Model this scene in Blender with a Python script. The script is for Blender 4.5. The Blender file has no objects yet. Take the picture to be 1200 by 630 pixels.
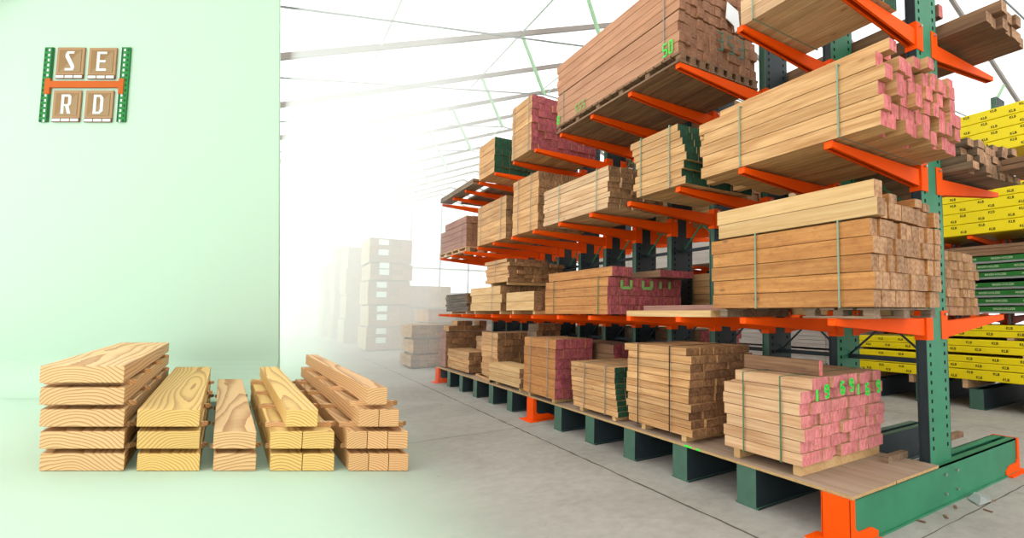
import bpy, bmesh, math, random
from mathutils import Vector, Matrix
random.seed(7)
sc = bpy.context.scene
COL = sc.collection
PI = math.pi

# ------------------------------------------------------------------ camera
YAW = math.radians(37.85); PITCH = math.atan(45/620.0); HC = 1.536
cam = bpy.data.cameras.new('camera'); cam_o = bpy.data.objects.new('camera', cam); COL.objects.link(cam_o)
cam_o.location = (0, 0, HC)
cam_o.rotation_euler = (PI/2 + PITCH, 0, -YAW)
cam.sensor_width = 36; cam.lens = 620/1200*36
cam.shift_x = -(790-600)/1200; cam.shift_y = (320-315)/1200
cam.clip_start = .05; cam.clip_end = 400
sc.camera = cam_o
# ------------------------------------------------------------------ light: an overcast sky above a white membrane hall
world = bpy.data.worlds.new('sky'); sc.world = world; world.use_nodes = True
bg = world.node_tree.nodes['Background']; bg.inputs[0].default_value = (.97, .985, 1, 1); bg.inputs[1].default_value = 3.2
sun = bpy.data.lights.new('sun', 'SUN'); sun.energy = 6.0; sun.angle = .3; sun.color = (1, .97, .93)
sun_o = bpy.data.objects.new('sun', sun); COL.objects.link(sun_o); sun_o.rotation_euler = (math.radians(28), math.radians(-28), 0)
sc.view_settings.view_transform = 'Standard'; sc.view_settings.look = 'None'
sc.view_settings.gamma = 1; sc.view_settings.use_curve_mapping = False
sc.view_settings.exposure = -0.45
sc.cycles.use_denoising = True
sc.cycles.max_bounces = 8; sc.cycles.diffuse_bounces = 3; sc.cycles.transmission_bounces = 6
sc.cycles.volume_bounces = 4; sc.cycles.transparent_max_bounces = 8
sc.cycles.sample_clamp_indirect = 8

# ------------------------------------------------------------------ materials
def rgb(h, f=1.0):
    """sRGB hex to linear colour, times an albedo factor f"""
    c = [int(h[i:i+2], 16)/255 for i in (0, 2, 4)]
    return tuple((x/12.92 if x <= .04045 else ((x+.055)/1.055)**2.4)*f for x in c) + (1,)
WF = .70
class NT:
    def __init__(s, name):
        s.m = bpy.data.materials.new(name); s.m.use_nodes = True; s.t = s.m.node_tree
        s.b = s.t.nodes['Principled BSDF']; s.out = s.t.nodes['Material Output']
    def n(s, kind, **k):
        o = s.t.nodes.new(kind)
        for a, v in k.items(): setattr(o, a, v)
        return o
    def l(s, a, b): s.t.links.new(a, b)
    def mapping(s, src, scale=(1, 1, 1), loc=None):
        m = s.n('ShaderNodeMapping'); m.inputs['Scale'].default_value = scale; s.l(src, m.inputs[0])
        if loc is not None: s.l(loc, m.inputs['Location'])
        return m.outputs[0]
    def noise(s, vec, scale, detail=3, rough=.55, dist=0):
        o = s.n('ShaderNodeTexNoise'); o.inputs['Scale'].default_value = scale; o.inputs['Detail'].default_value = detail
        o.inputs['Roughness'].default_value = rough; o.inputs['Distortion'].default_value = dist; s.l(vec, o.inputs['Vector']); return o.outputs[0]
    def ramp(s, f, stops):
        r = s.n('ShaderNodeValToRGB'); e = r.color_ramp.elements
        while len(e) < len(stops): e.new(.5)
        for q, (p, c) in zip(e, stops): q.position = p; q.color = c
        s.l(f, r.inputs[0]); return r.outputs[0]
    def math(s, op, a, b=None, c=None):
        o = s.n('ShaderNodeMath', operation=op)
        for i, v in enumerate((a, b, c)):
            if v is None: continue
            if isinstance(v, (int, float)): o.inputs[i].default_value = v
            else: s.l(v, o.inputs[i])
        return o.outputs[0]
    def mix(s, f, a, b, mode='MIX'):
        o = s.n('ShaderNodeMix', data_type='RGBA', blend_type=mode)
        for i, v in ((0, f), (6, a), (7, b)):
            if isinstance(v, (int, float)): o.inputs[i].default_value = v
            elif isinstance(v, tuple): o.inputs[i].default_value = v
            else: s.l(v, o.inputs[i])
        return o.outputs[2]
    def bump(s, h, strength=.2, dist=.01):
        b = s.n('ShaderNodeBump'); b.inputs['Strength'].default_value = strength; b.inputs['Distance'].default_value = dist
        s.l(h, b.inputs['Height']); s.l(b.outputs[0], s.b.inputs['Normal'])
M = {}
def plain(name, h, rough=.6, metal=0, var=.0, scale=6, f=1.0):
    if name in M: return M[name]
    t = NT(name); c = rgb(h, f)
    if var:
        tc = t.n('ShaderNodeTexCoord')
        nf = t.noise(tc.outputs['Object'], scale, 4)
        d = tuple(x*(1-var) for x in c[:3])+(1,); u = tuple(min(1, x*(1+var)) for x in c[:3])+(1,)
        t.l(t.ramp(nf, [(.3, d), (.7, u)]), t.b.inputs['Base Color'])
    else: t.b.inputs['Base Color'].default_value = c
    t.b.inputs['Roughness'].default_value = rough; t.b.inputs['Metallic'].default_value = metal; t.b.inputs['Specular IOR Level'].default_value = .3
    M[name] = t.m; return t.m
def rand_vec(t):
    oi = t.n('ShaderNodeObjectInfo'); r = oi.outputs['Random']
    cx = t.n('ShaderNodeCombineXYZ')
    t.l(t.math('MULTIPLY', r, 37.0), cx.inputs[0]); t.l(t.math('MULTIPLY', r, 91.0), cx.inputs[1]); t.l(t.math('MULTIPLY', r, 53.0), cx.inputs[2])
    return r, cx.outputs[0]
def wood(name, light, dark, var=.28, grain=1.0, stain=None, knots=True):
    if name in M: return M[name]
    t = NT(name); tc = t.n('ShaderNodeTexCoord'); r, off = rand_vec(t)
    v = t.mapping(tc.outputs['Object'], (1, 1, 1), off)
    fine = t.noise(t.mapping(v, (60*grain, 1.6*grain, 60*grain)), 1.0, 4, .6)
    broad = t.noise(t.mapping(v, (9, 1.1, 9)), 1.0, 3, .6, .6)
    f = t.math('ADD', t.math('MULTIPLY', fine, .55), t.math('MULTIPLY', broad, .45))
    c = t.ramp(f, [(.36, rgb(dark, WF)), (.62, rgb(light, WF))])
    if stain:
        s = t.noise(t.mapping(v, (30, 12, 30)), 1.0, 6, .75)
        c = t.mix(t.ramp(s, [(.5, (0, 0, 0, 1)), (.75, (.8, .8, .8, 1))]), c, rgb(stain, WF))
    if knots:
        vo = t.n('ShaderNodeTexVoronoi'); vo.inputs['Scale'].default_value = 1.0; t.l(t.mapping(v, (7, 2.6, 7)), vo.inputs['Vector'])
        k = t.ramp(vo.outputs['Distance'], [(.05, (1, 1, 1, 1)), (.13, (0, 0, 0, 1))])
        c = t.mix(t.math('MULTIPLY', k, .75), c, rgb(dark, .35))
    g = t.math('ADD', t.math('MULTIPLY', r, var), 1-var*.6)
    hs = t.n('ShaderNodeHueSaturation'); t.l(g, hs.inputs['Value']); t.l(c, hs.inputs['Color'])
    t.l(hs.outputs[0], t.b.inputs['Base Color']); t.b.inputs['Roughness'].default_value = .75
    t.bump(fine, .15, .004)
    M[name] = t.m; return t.m
def wood_end(name, light, dark, var=.3, paint=None, bare=.0):
    if name in M: return M[name]
    t = NT(name); tc = t.n('ShaderNodeTexCoord'); r, off = rand_vec(t)
    v = t.mapping(tc.outputs['Object'], (1, 1, 1), off)
    w = t.n('ShaderNodeTexWave', wave_type='RINGS', rings_direction='Y'); w.inputs['Scale'].default_value = 10; w.inputs['Distortion'].default_value = 4
    w.inputs['Detail'].default_value = 2; t.l(t.mapping(tc.outputs['Object'], (1, 1, .8)), w.inputs['Vector'])
    n = t.noise(t.mapping(v, (26, 4, 14)), 1.0, 4, .65)
    f = t.math('ADD', t.math('MULTIPLY', w.outputs['Fac'], .10), t.math('MULTIPLY', n, .90))
    c = t.ramp(f, [(.3, rgb(dark, WF)), (.68, rgb(light, WF))])
    if paint:
        p = t.ramp(t.noise(t.mapping(v, (40, 4, 16)), 1.0, 4, .7), [(.36, rgb(paint[1], WF)), (.62, rgb(paint[0], WF))])
        m = t.ramp(t.noise(t.mapping(v, (18, 3, 9)), 1.0, 4, .7), [(.30, (0, 0, 0, 1)), (.40, (1, 1, 1, 1))])
        c = t.mix(m, c, p)
    g = t.math('ADD', t.math('MULTIPLY', r, var), 1-var*.6)
    hs = t.n('ShaderNodeHueSaturation'); t.l(g, hs.inputs['Value']); t.l(c, hs.inputs['Color'])
    t.l(hs.outputs[0], t.b.inputs['Base Color']); t.b.inputs['Roughness'].default_value = .85
    M[name] = t.m; return t.m
def pine(name, light, dark, sc_=16, offx=.05, offz=-.35):
    """solid-wood growth rings about a log axis along the board"""
    t = NT(name); tc = t.n('ShaderNodeTexCoord'); r, off = rand_vec(t)
    o = tc.outputs['Object']
    warp = t.n('ShaderNodeTexNoise'); warp.inputs['Scale'].default_value = 1.0; warp.inputs['Detail'].default_value = 2
    t.l(t.mapping(o, (1.6, .16, 1.6), off), warp.inputs['Vector'])
    sub = t.n('ShaderNodeVectorMath', operation='SUBTRACT'); t.l(warp.outputs['Color'], sub.inputs[0]); sub.inputs[1].default_value = (.5, .5, .5)
    scl = t.n('ShaderNodeVectorMath', operation='MULTIPLY'); t.l(sub.outputs[0], scl.inputs[0]); scl.inputs[1].default_value = (.24, 0, .24)
    rv = t.n('ShaderNodeCombineXYZ'); t.l(t.math('MULTIPLY', t.math('SUBTRACT', r, .5), .3), rv.inputs[0]); rv.inputs[2].default_value = offz*-1
    add = t.n('ShaderNodeVectorMath', operation='ADD'); t.l(o, add.inputs[0]); t.l(scl.outputs[0], add.inputs[1])
    ad2 = t.n('ShaderNodeVectorMath', operation='ADD'); t.l(add.outputs[0], ad2.inputs[0]); t.l(rv.outputs[0], ad2.inputs[1])
    w = t.n('ShaderNodeTexWave', wave_type='RINGS', rings_direction='Y', wave_profile='SAW'); w.inputs['Scale'].default_value = sc_
    w.inputs['Distortion'].default_value = .6; w.inputs['Detail'].default_value = 1; w.inputs['Detail Scale'].default_value = .6
    t.l(ad2.outputs[0], w.inputs['Vector'])
    fine = t.noise(t.mapping(o, (90, 2, 90), off), 1.0, 3)
    f = t.math('ADD', t.math('MULTIPLY', w.outputs['Fac'], .85), t.math('MULTIPLY', fine, .15))
    c = t.ramp(f, [(.10, rgb(light, .76)), (.5, rgb(light, .72)), (.95, rgb(dark, .62))])
    hs = t.n('ShaderNodeHueSaturation'); t.l(t.math('ADD', t.math('MULTIPLY', r, .12), .93), hs.inputs['Value']); t.l(c, hs.inputs['Color'])
    t.l(hs.outputs[0], t.b.inputs['Base Color']); t.b.inputs['Roughness'].default_value = .6
    M[name] = t.m; return t.m
ORANGE = plain('orange_paint', 'FF5600', .6, 0, .06, 3, .85); ORANGE.node_tree.nodes['Principled BSDF'].inputs['Specular IOR Level'].default_value = .12
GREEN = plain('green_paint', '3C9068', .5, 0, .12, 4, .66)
SLATE = plain('slate_paint_and_shade', '38464C', .5, 0, .1, 4, .42); GREENG = plain('grey_green_paint', '557C68', .5, 0, .14, 5, .6)  # slate also puts deck shade into the far beam webs
STEEL = plain('bolt_steel', 'B8B8B4', .35, .9)
BLACKHOLE = plain('slot_black', '0A0C0C', .9)
RUBBER = plain('black_strap', '1C1C1E', .6)
PGREEN = plain('green_strap', '9DB59A', .5, f=.6)
DGREEN = plain('dark_green_strap', '4E6B4C', .5)
CLEAR = plain('grey_strap', 'A9A79C', .5, f=.6)
SPRAY = plain('green_spray_paint', '37D648', .8)
DSPRAY = plain('faded_green_paint', '7FA85C', .8)
TEAL = plain('teal_crayon', '3D7A68', .8)
INK = plain('black_print', '16140C', .8)
YELL = plain('yellow_wrap', 'F6DA08', .45, 0, .05, 2, .85)
WRAPG = plain('green_wrap', '2C8A2E', .5, 0, .05, 2, .5)
WRAPW = plain('white_print', 'CFE0B8', .7, f=.6)
GREYP = plain('pale_panel_edge', 'A9ACA4', .7, f=.6)
PLYTOP = wood('plywood', 'C4A68C', 'A98B72', .08, .4, None, False)
PLYEDGE = plain('plywood_edge', 'D9B078', .8, 0, .15, 40, .62)
MINT = plain('mint_paint', 'DEFCE0', .85, f=.60)
W = {
 'tan': wood('tan_wood', 'F2BC80', 'BE8248'),
 'pale': wood('pale_wood', 'F4C89A', 'D09868'),
 'brown': wood('orange_brown_wood', 'DE9A52', 'B26C2E', .2, .8, 'A05C28'),
 'red': wood('reddish_wood', 'D89C76', 'B87A54', .18, 1, None, False),
 'pinkish': wood('pinkish_wood', 'B98876', '96655A', .25, 1, None, False),
 'grey': wood('weathered_wood', 'A08468', '5E4836', .4),
 'bark': wood('bark_edged_wood', '86705C', '40332A', .5),
 'white': wood('white_washed_wood', 'DCCFC6', 'C2B2A8', .12, 1, None, False),
 'bright': wood('bright_wood', 'F2C88E', 'D6A264', .15, .8, None, False),
 'cream': wood('cream_wood', 'FCE6C2', 'ECCB9C', .12, .8, None, False),
 'umber': wood('umber_wood', 'A57A56', '744E34', .25),
}
EN = {
 'pink': wood_end('pink_painted_end', 'A87452', '7A4A30', .28, ('F28A88', 'CC5C5C')),
 'lpink': wood_end('light_pink_painted_end', 'B07C5A', '8A5A3C', .22, ('FC9C9A', 'DA7674')),
 'dpink': wood_end('dark_pink_painted_end', '8A4A3C', '6A3028', .3, ('D0686C', '9C3E48')),
 'green': wood_end('green_painted_end', '3A5A3C', '1C3A24', .35, ('1F5A3A', '10361F')),
 'raw': wood_end('raw_sawn_end', 'D4A478', '946240', .35),
 'dark': wood_end('weathered_end', 'C08C5C', '70482C', .45),
 'red': wood_end('reddish_end', 'BC8462', '8E5A3E', .22),
 'white': wood_end('pale_sawn_end', 'D8C6B4', 'B8A490', .2),
}
def mat(*a): return a

# ------------------------------------------------------------------ mesh helpers
def new_obj(name, bm, mats, parent=None, loc=(0, 0, 0), rot=(0, 0, 0)):
    me = bpy.data.meshes.new(name); bmesh.ops.recalc_face_normals(bm, faces=bm.faces); bm.to_mesh(me); bm.free()
    for m in (mats if isinstance(mats, (list, tuple)) else [mats]): me.materials.append(m)
    o = bpy.data.objects.new(name, me); COL.objects.link(o); o.location = loc; o.rotation_euler = rot
    if parent: o.parent = parent
    return o
def box(bm, a, b, mi=0):
    vs = [bm.verts.new((x, y, z)) for x in (a[0], b[0]) for y in (a[1], b[1]) for z in (a[2], b[2])]
    for q in ((0, 1, 3, 2), (4, 6, 7, 5), (0, 4, 5, 1), (2, 3, 7, 6), (0, 2, 6, 4), (1, 5, 7, 3)):
        f = bm.faces.new([vs[i] for i in q]); f.material_index = mi
def prism(bm, poly, axis, a, b, mi=0):
    """poly: 2D points in the other two axes (x,z for axis 1; y,z for 0; x,y for 2)"""
    def P(p, t):
        return (t, p[0], p[1]) if axis == 0 else ((p[0], t, p[1]) if axis == 1 else (p[0], p[1], t))
    A = [bm.verts.new(P(p, a)) for p in poly]; B = [bm.verts.new(P(p, b)) for p in poly]
    fs = [bm.faces.new(A), bm.faces.new(B[::-1])]
    n = len(poly)
    for i in range(n): fs.append(bm.faces.new((A[i], B[i], B[(i+1) % n], A[(i+1) % n])))
    for f in fs: f.material_index = mi
def bar(bm, p, q, w=.02, h=None, up=(0, 0, 1), mi=0):
    p = Vector(p); q = Vector(q); d = (q-p).normalized(); u = Vector(up)
    if abs(d.dot(u)) > .98: u = Vector((1, 0, 0))
    s = d.cross(u).normalized(); v = s.cross(d).normalized(); h = h or w
    vs = []
    for t in (p, q):
        for a, b in ((-1, -1), (1, -1), (1, 1), (-1, 1)): vs.append(bm.verts.new(t+s*a*w/2+v*b*h/2))
    for f in ((0, 1, 2, 3), (7, 6, 5, 4), (0, 4, 5, 1), (1, 5, 6, 2), (2, 6, 7, 3), (3, 7, 4, 0)):
        bm.faces.new([vs[i] for i in f]).material_index = mi
def tube(bm, pts, r, n=8, mi=0):
    rings = []
    for i, p in enumerate(pts):
        p = Vector(p); d = (Vector(pts[min(i+1, len(pts)-1)])-Vector(pts[max(i-1, 0)])).normalized()
        u = Vector((0, 0, 1)) if abs(d.z) < .95 else Vector((1, 0, 0)); s = d.cross(u).normalized(); v = s.cross(d)
        rings.append([bm.verts.new(p+s*r*math.cos(2*PI*k/n)+v*r*math.sin(2*PI*k/n)) for k in range(n)])
    for a, b in zip(rings, rings[1:]):
        for k in range(n): bm.faces.new((a[k], a[(k+1) % n], b[(k+1) % n], b[k])).material_index = mi
    bm.faces.new(rings[0]).material_index = mi; bm.faces.new(rings[-1][::-1]).material_index = mi
def B(): return bmesh.new()
def thing(name, label, cat, loc=(0, 0, 0), rz=0, group=None):
    o = bpy.data.objects.new(name, None); COL.objects.link(o); o.location = loc; o.rotation_euler = (0, 0, rz); o.empty_display_size = .1
    o['label'] = label; o['category'] = cat
    if group: o['group'] = group
    return o
def tag(o, label, cat, group=None):
    o['label'] = label; o['category'] = cat
    if group: o['group'] = group
    return o
def struct(name, bm, m, **k):
    o = new_obj(name, bm, m, **k); o['kind'] = 'structure'; return o
def copy_tree(o, parent=None):
    c = o.copy(); COL.objects.link(c)
    if parent: c.parent = parent
    for ch in o.children: copy_tree(ch, c)
    return c

# ------------------------------------------------------------------ the hall
RIDGE_X, RIDGE_Z, SL, SR = 19.4, 18.2, .43, .395
def roof_z(x): return RIDGE_Z - SL*(RIDGE_X-x) if x < RIDGE_X else RIDGE_Z - SR*(x-RIDGE_X)
XL, XR, Y0, Y1 = -6.0, 44.0, -14.0, 86.0
def membrane(name, tint, trans=.5):
    t = NT(name); t.t.nodes.remove(t.b)
    d = t.n('ShaderNodeBsdfDiffuse'); tr = t.n('ShaderNodeBsdfTranslucent'); mx = t.n('ShaderNodeMixShader')
    tc = t.n('ShaderNodeTexCoord'); f = t.noise(t.mapping(tc.outputs['Object'], (.25, .9, .5)), 1.0, 4, .6)
    c = t.ramp(f, [(.35, tuple(x*.90 for x in tint[:3])+(1,)), (.65, tint)])
    t.l(c, d.inputs[0]); t.l(c, tr.inputs[0]); mx.inputs[0].default_value = trans
    t.l(d.outputs[0], mx.inputs[1]); t.l(tr.outputs[0], mx.inputs[2]); t.l(mx.outputs[0], t.out.inputs[0]); return t.m
MEM = membrane('roof_membrane', (.74, .78, .75, 1), .62)
WMEM = membrane('wall_membrane', (.98, .98, .98, 1), .85)
def floor_mat():
    t = NT('concrete'); tc = t.n('ShaderNodeTexCoord'); o = tc.outputs['Object']
    a = t.noise(o, .7, 6, .6, .4); b = t.noise(o, 9, 5, .65); 
    c = t.ramp(a, [(.3, rgb('A8A099', .66)), (.5, rgb('C0B7AF', .66)), (.72, rgb('CFC7C0', .66))])
    c = t.mix(.35, c, t.ramp(b, [(.35, rgb('A0988C', .61)), (.65, rgb('CCC5BA', .61))]))
    s = t.ramp(t.noise(t.mapping(o, (1, 1.6, 1)), 2.3, 6, .7, .8), [(.60, (0, 0, 0, 1)), (.72, (1, 1, 1, 1))])
    c = t.mix(t.math('MULTIPLY', s, .35), c, rgb('857B70', .61))
    st = t.ramp(t.noise(t.mapping(o, (5, 9, 1)), 1, 6, .75, 1.5), [(.62, (0, 0, 0, 1)), (.70, (1, 1, 1, 1))])
    c = t.mix(t.math('MULTIPLY', st, .3), c, rgb('6E675F', .61))
    # mint left strip of floor, with the pale fade towards the aisle painted in
    sx = t.n('ShaderNodeSeparateXYZ'); t.l(o, sx.inputs[0])
    g = t.math('SUBTRACT', sx.outputs[0], t.math('MULTIPLY', sx.outputs[1], .05))
    g = t.math('ADD', g, t.math('MULTIPLY', t.math('SUBTRACT', b, .5), .35))
    mr = t.n('ShaderNodeMapRange', interpolation_type='SMOOTHSTEP'); t.l(g, mr.inputs[0]); mr.inputs[1].default_value = 0; mr.inputs[2].default_value = 1.6
    c = t.mix(mr.outputs[0], rgb('DEFCE0', .62), c)
    t.l(c, t.b.inputs['Base Color']); t.b.inputs['Roughness'].default_value = .7
    t.bump(b, .1, .005); return t.m
bm = B(); box(bm, (XL-.5, Y0-.5, -.2), (XR+.5, Y1+.5, 0)); struct('floor', bm, floor_mat())
JM = plain('joint_filler', '5C544C', .9, 0, .3, 20)
bm = B()
def wobble(bm, p, q, w):
    p = Vector(p); q = Vector(q); n = int((q-p).length/.12); d = (q-p).normalized(); s = Vector((-d.y, d.x, 0)); prev = None
    for i in range(n+1):
        c = p+(q-p)*i/n + s*random.uniform(-.006, .006); ww = w*random.uniform(.5, 1.3)
        a = bm.verts.new((c.x-s.x*ww, c.y-s.y*ww, .0015)); b = bm.verts.new((c.x+s.x*ww, c.y+s.y*ww, .0015))
        if prev: bm.faces.new((prev[0], prev[1], b, a))
        prev = (a, b)
wobble(bm, (2.73, Y0+1, 0), (2.75, 60, 0), .010)
for y in (1.9, 6.9, 11.9, 16.9, 21.9): wobble(bm, (.9, y, 0), (20, y, 0), .006)
wobble(bm, (7.75, Y0+1, 0), (7.75, 40, 0), .006)
struct('trim_floor_joints', bm, JM)
# roof, two pitches, thin membrane with thickness
bm = B()
prism(bm, [(XL, roof_z(XL)), (RIDGE_X, RIDGE_Z), (XR, roof_z(XR)), (XR, roof_z(XR)+.05), (RIDGE_X, RIDGE_Z+.05), (XL, roof_z(XL)+.05)], 1, Y0, Y1)
for f in [f for f in bm.faces if f.calc_center_median().z > 0 and f.normal.z > .3]: pass
bm.free()
bm = B()
pts = [(XL, roof_z(XL)), (RIDGE_X, RIDGE_Z), (XR, roof_z(XR))]
NY = 40
rows = []
for j in range(NY+1):
    y = Y0+(Y1-Y0)*j/NY; rows.append([bm.verts.new((x, y, z+.16)) for x, z in pts])
for a, b in zip(rows, rows[1:]):
    for k in (0, 1): bm.faces.new((a[k], a[k+1], b[k+1], b[k]))
struct('ceiling', bm, MEM)
def wall(name, corners, m):
    bm = B(); bm.faces.new([bm.verts.new(c) for c in corners]); return struct(name, bm, m)
wall('wall_left', [(XL, Y0, 0), (XL, Y1, 0), (XL, Y1, roof_z(XL)+.16), (XL, Y0, roof_z(XL)+.16)], WMEM)
wall('wall_right', [(XR, Y0, 0), (XR, Y1, 0), (XR, Y1, roof_z(XR)+.16), (XR, Y0, roof_z(XR)+.16)], WMEM)
for nm, y in (('wall_front', Y0), ('wall_back', Y1)):
    wall(nm, [(XL, y, 0), (XR, y, 0), (XR, y, roof_z(XR)+.16), (RIDGE_X, y, RIDGE_Z+.16), (XL, y, roof_z(XL)+.16)], WMEM)
# frames: rafters, purlins, ties, struts
RAFT = plain('rafter_steel', '8E837C', .5, 0, .05, 3); TIE = plain('tie_steel', '7C7F7C', .5); STRUT = plain('strut_green', 'B2D8AE', .6, f=.75); FRAME = plain('mullion_grey', 'AEB4B4', .6)
for k in range(-6, 12):
    y = 21.28+5.25*k
    if y > Y1: break
    bm = B(); w = .16
    for (xa, xb) in ((XL, RIDGE_X), (RIDGE_X, XR)):
        bar(bm, (xa, y, roof_z(xa)), (xb, y, roof_z(xb)), w, .2, up=(0, 0, 1))
    for xe in (XL+.15, XR-.15): box(bm, (xe-.1, y-.08, 0), (xe+.1, y+.08, roof_z(xe)))
    rf = struct('trim_%d' % (k+7), bm, RAFT)
    bm = B(); yb = y+.55
    bar(bm, (-1.9, yb, 9.0), (9.58, yb, 11.25), .045, .045)
    bar(bm, (9.58, yb, 11.25), (RIDGE_X, yb, 11.0), .045, .045); bar(bm, (RIDGE_X, yb, 11.0), (29.2, yb, 11.25), .045, .045)
    bar(bm, (29.2, yb, 11.25), (40.9, yb, 9.0), .045, .045)
    o = new_obj('tie_rod', bm, TIE, rf); 
    bm = B(); bar(bm, (8.28, y, 13.35), (9.58, yb, 11.25), .11, .11); bar(bm, (30.5, y, 13.5), (29.2, yb, 11.25), .11, .11)
    new_obj('strut', bm, STRUT, rf)
bm = B()
for x in (9.58,):
    bar(bm, (x, Y0+1, 11.22), (x, Y1-1, 11.22), .03, .03)
for x in (3.0, 8.28, 13.6, 26.0, 33.0): bar(bm, (x, Y0, roof_z(x)+.05), (x, Y1, roof_z(x)+.05), .06, .06)
struct('trim_purlins', bm, plain('purlin_pale', 'C4CCC6', .6))
bm = B()
for z in (7.9, 4.2): box(bm, (XL, Y1-.5, z), (XR, Y1-.3, z+.28))
for i in range(12): x = -4+i*4.2; box(bm, (x-.12, Y1-.5, 0), (x+.12, Y1-.3, roof_z(x)))
struct('trim_end_wall_frame', bm, FRAME)

# ------------------------------------------------------------------ backdrop at the left (fronto-parallel free-standing cove wall)
FW = Vector((math.sin(YAW), math.cos(YAW), 0)); RT = Vector((math.cos(YAW), -math.sin(YAW), 0))
def wl(lat, dep, z=0): return FW*dep + RT*lat + Vector((0, 0, z))
DW = 10.15
bm = B()
prof = [(DW, 7.8), (DW, .7)] + [(DW-.7+.7*math.cos(a), .7-.7*math.sin(a)) for a in [PI/2*i/12 for i in range(1, 12)]] + [(DW-.7, .002)]
def edge_r(z): return -7.49-.052*z
A = [bm.verts.new(wl(-13.6, d, z)) for d, z in prof]; Bv = [bm.verts.new(wl(edge_r(z), d, z)) for d, z in prof]
for i in range(len(prof)-1): bm.faces.new((A[i], Bv[i], Bv[i+1], A[i+1]))
A2 = [bm.verts.new(wl(-13.6, DW+.04, z)) for z in (.002, 7.8)]; B2 = [bm.verts.new(wl(edge_r(z), DW+.04, z)) for z in (.002, 7.8)]
bm.faces.new((A2[0], B2[0], B2[1], A2[1])); bm.faces.new((A[0], Bv[0], B2[1], A2[1]))
bm.faces.new(Bv+B2); bm.faces.new(A+A2)
cove = struct('wall_backdrop', bm, MINT)
for p in cove.data.polygons: p.use_smooth = False

# ------------------------------------------------------------------ haze volume added over the aisle to fade its far end to white
def haze():
    t = NT('haze'); t.t.nodes.remove(t.b)
    v = t.n('ShaderNodeVolumeScatter'); v.inputs['Color'].default_value = (1, 1, 1, 1); v.inputs['Density'].default_value = .08
    t.l(v.outputs[0], t.out.inputs['Volume']); return t.m
bm = B(); prism(bm, [(.35, 11), (2.95, 11), (2.95, 12.8), (5.5, 12.8), (5.5, Y1-1), (.35, Y1-1)], 2, .02, 9.8)
hz = new_obj('haze', bm, haze()); hz['kind'] = 'stuff'; tag(hz, 'added white haze volume fading out the far end of the aisle', 'haze')

# ------------------------------------------------------------------ cantilever racks
def rack_base_mesh(x0, x1):
    """double channel base beam, local y about 0"""
    bm = B(); h = .31
    for s, (ya, yb) in ((-1, (-.105, -.03)), (1, (.03, .105))):
        web = (ya, ya+.012) if s < 0 else (yb-.012, yb)
        box(bm, (x0+.004, web[0], .004), (x1-.004, web[1], h))
        box(bm, (x0+.004, ya, h-.012), (x1-.004, yb, h)); box(bm, (x0+.004, ya-(.02 if s < 0 else 0), .0), (x1-.004, yb+(.02 if s > 0 else 0), .014))
    box(bm, (x0, -.105, .0), (x0+.008, .105, h)); box(bm, (x1-.008, -.105, .0), (x1, .105, h))
    bm.faces.ensure_lookup_table(); bmesh.ops.recalc_face_normals(bm, faces=bm.faces)
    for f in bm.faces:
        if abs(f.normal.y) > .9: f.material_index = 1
    return bm
def foot_mesh(x, s):
    bm = B(); h = .31
    box(bm, (x-.012*s if s > 0 else x, -.112, 0), (x if s > 0 else x+.012, .112, h+.002))
    for y in (-.118, .106):
        prism(bm, [(x-.012*s, 0), (x+s*.30, 0), (x+s*.30, .05), (x+s*.22, .09), (x+s*.07, .09), (x+s*.035, .125), (x+s*.035, h), (x-.012*s, h)], 1, y, y+.012)
    box(bm, (min(x-.07*s, x+.3*s), -.17, 0), (max(x-.07*s, x+.3*s), -.1, .012))
    box(bm, (min(x-.09*s, x+.05*s), -.2, 0), (max(x-.09*s, x+.05*s), .2, .01))
    return bm
def column_mesh(xa, xb, zt):
    """box section column with two slot rows on each wide face (slots are a second material)"""
    bm = B(); y = .045
    box(bm, (xa, -y, .012), (xb, y, zt))
    for xs in (xa+.055, xb-.055):
        z = .42
        while z < zt-.05:
            for s in (-1, 1): box(bm, (xs-.011, s*(y+.001)-.001, z), (xs+.011, s*(y+.001)+.001, z+.03), 1)
            z += .075
    bmesh.ops.recalc_face_normals(bm, faces=bm.faces)
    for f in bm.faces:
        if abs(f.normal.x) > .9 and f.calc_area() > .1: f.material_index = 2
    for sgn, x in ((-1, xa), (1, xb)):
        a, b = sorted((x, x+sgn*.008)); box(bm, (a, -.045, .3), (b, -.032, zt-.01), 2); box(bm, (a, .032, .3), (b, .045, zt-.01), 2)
    return bm
def arm_mesh(xt, xr, zt, zr):
    """open-bottomed tapering channel arm from tip (xt) to root (xr); z relative"""
    bm = B(); s = 1 if xr > xt else -1; w = .038
    def side(y0, y1):
        prism(bm, [(xt, zt), (xr, zr), (xr, zr-.14), (xt, zt-.045)], 1, y0, y1)
    side(-w, -w+.006); side(w-.006, w)
    prism(bm, [(xt, zt), (xr, zr), (xr, zr-.008), (xt, zt-.008)], 1, -w, w)
    box(bm, (min(xt, xt+s*.006), -w, zt-.045), (max(xt, xt+s*.006), w, zt+.004))
    for y0 in (-w, w-.02): prism(bm, [(xt, zt-.039), (xr, zr-.132), (xr, zr-.14), (xt, zt-.045)], 1, y0, y0+.02)
    return bm
def bracket_mesh(x, s, z):
    bm = B(); a, b = sorted((x-s*.006, x+s*.10))
    for y in (-.053, .046): box(bm, (a, y, z-.17), (b, y+.007, z+.07))
    c, d = sorted((x-s*.010, x+s*.0)); box(bm, (c, -.053, z-.17), (d, .053, z+.07))
    return bm
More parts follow.
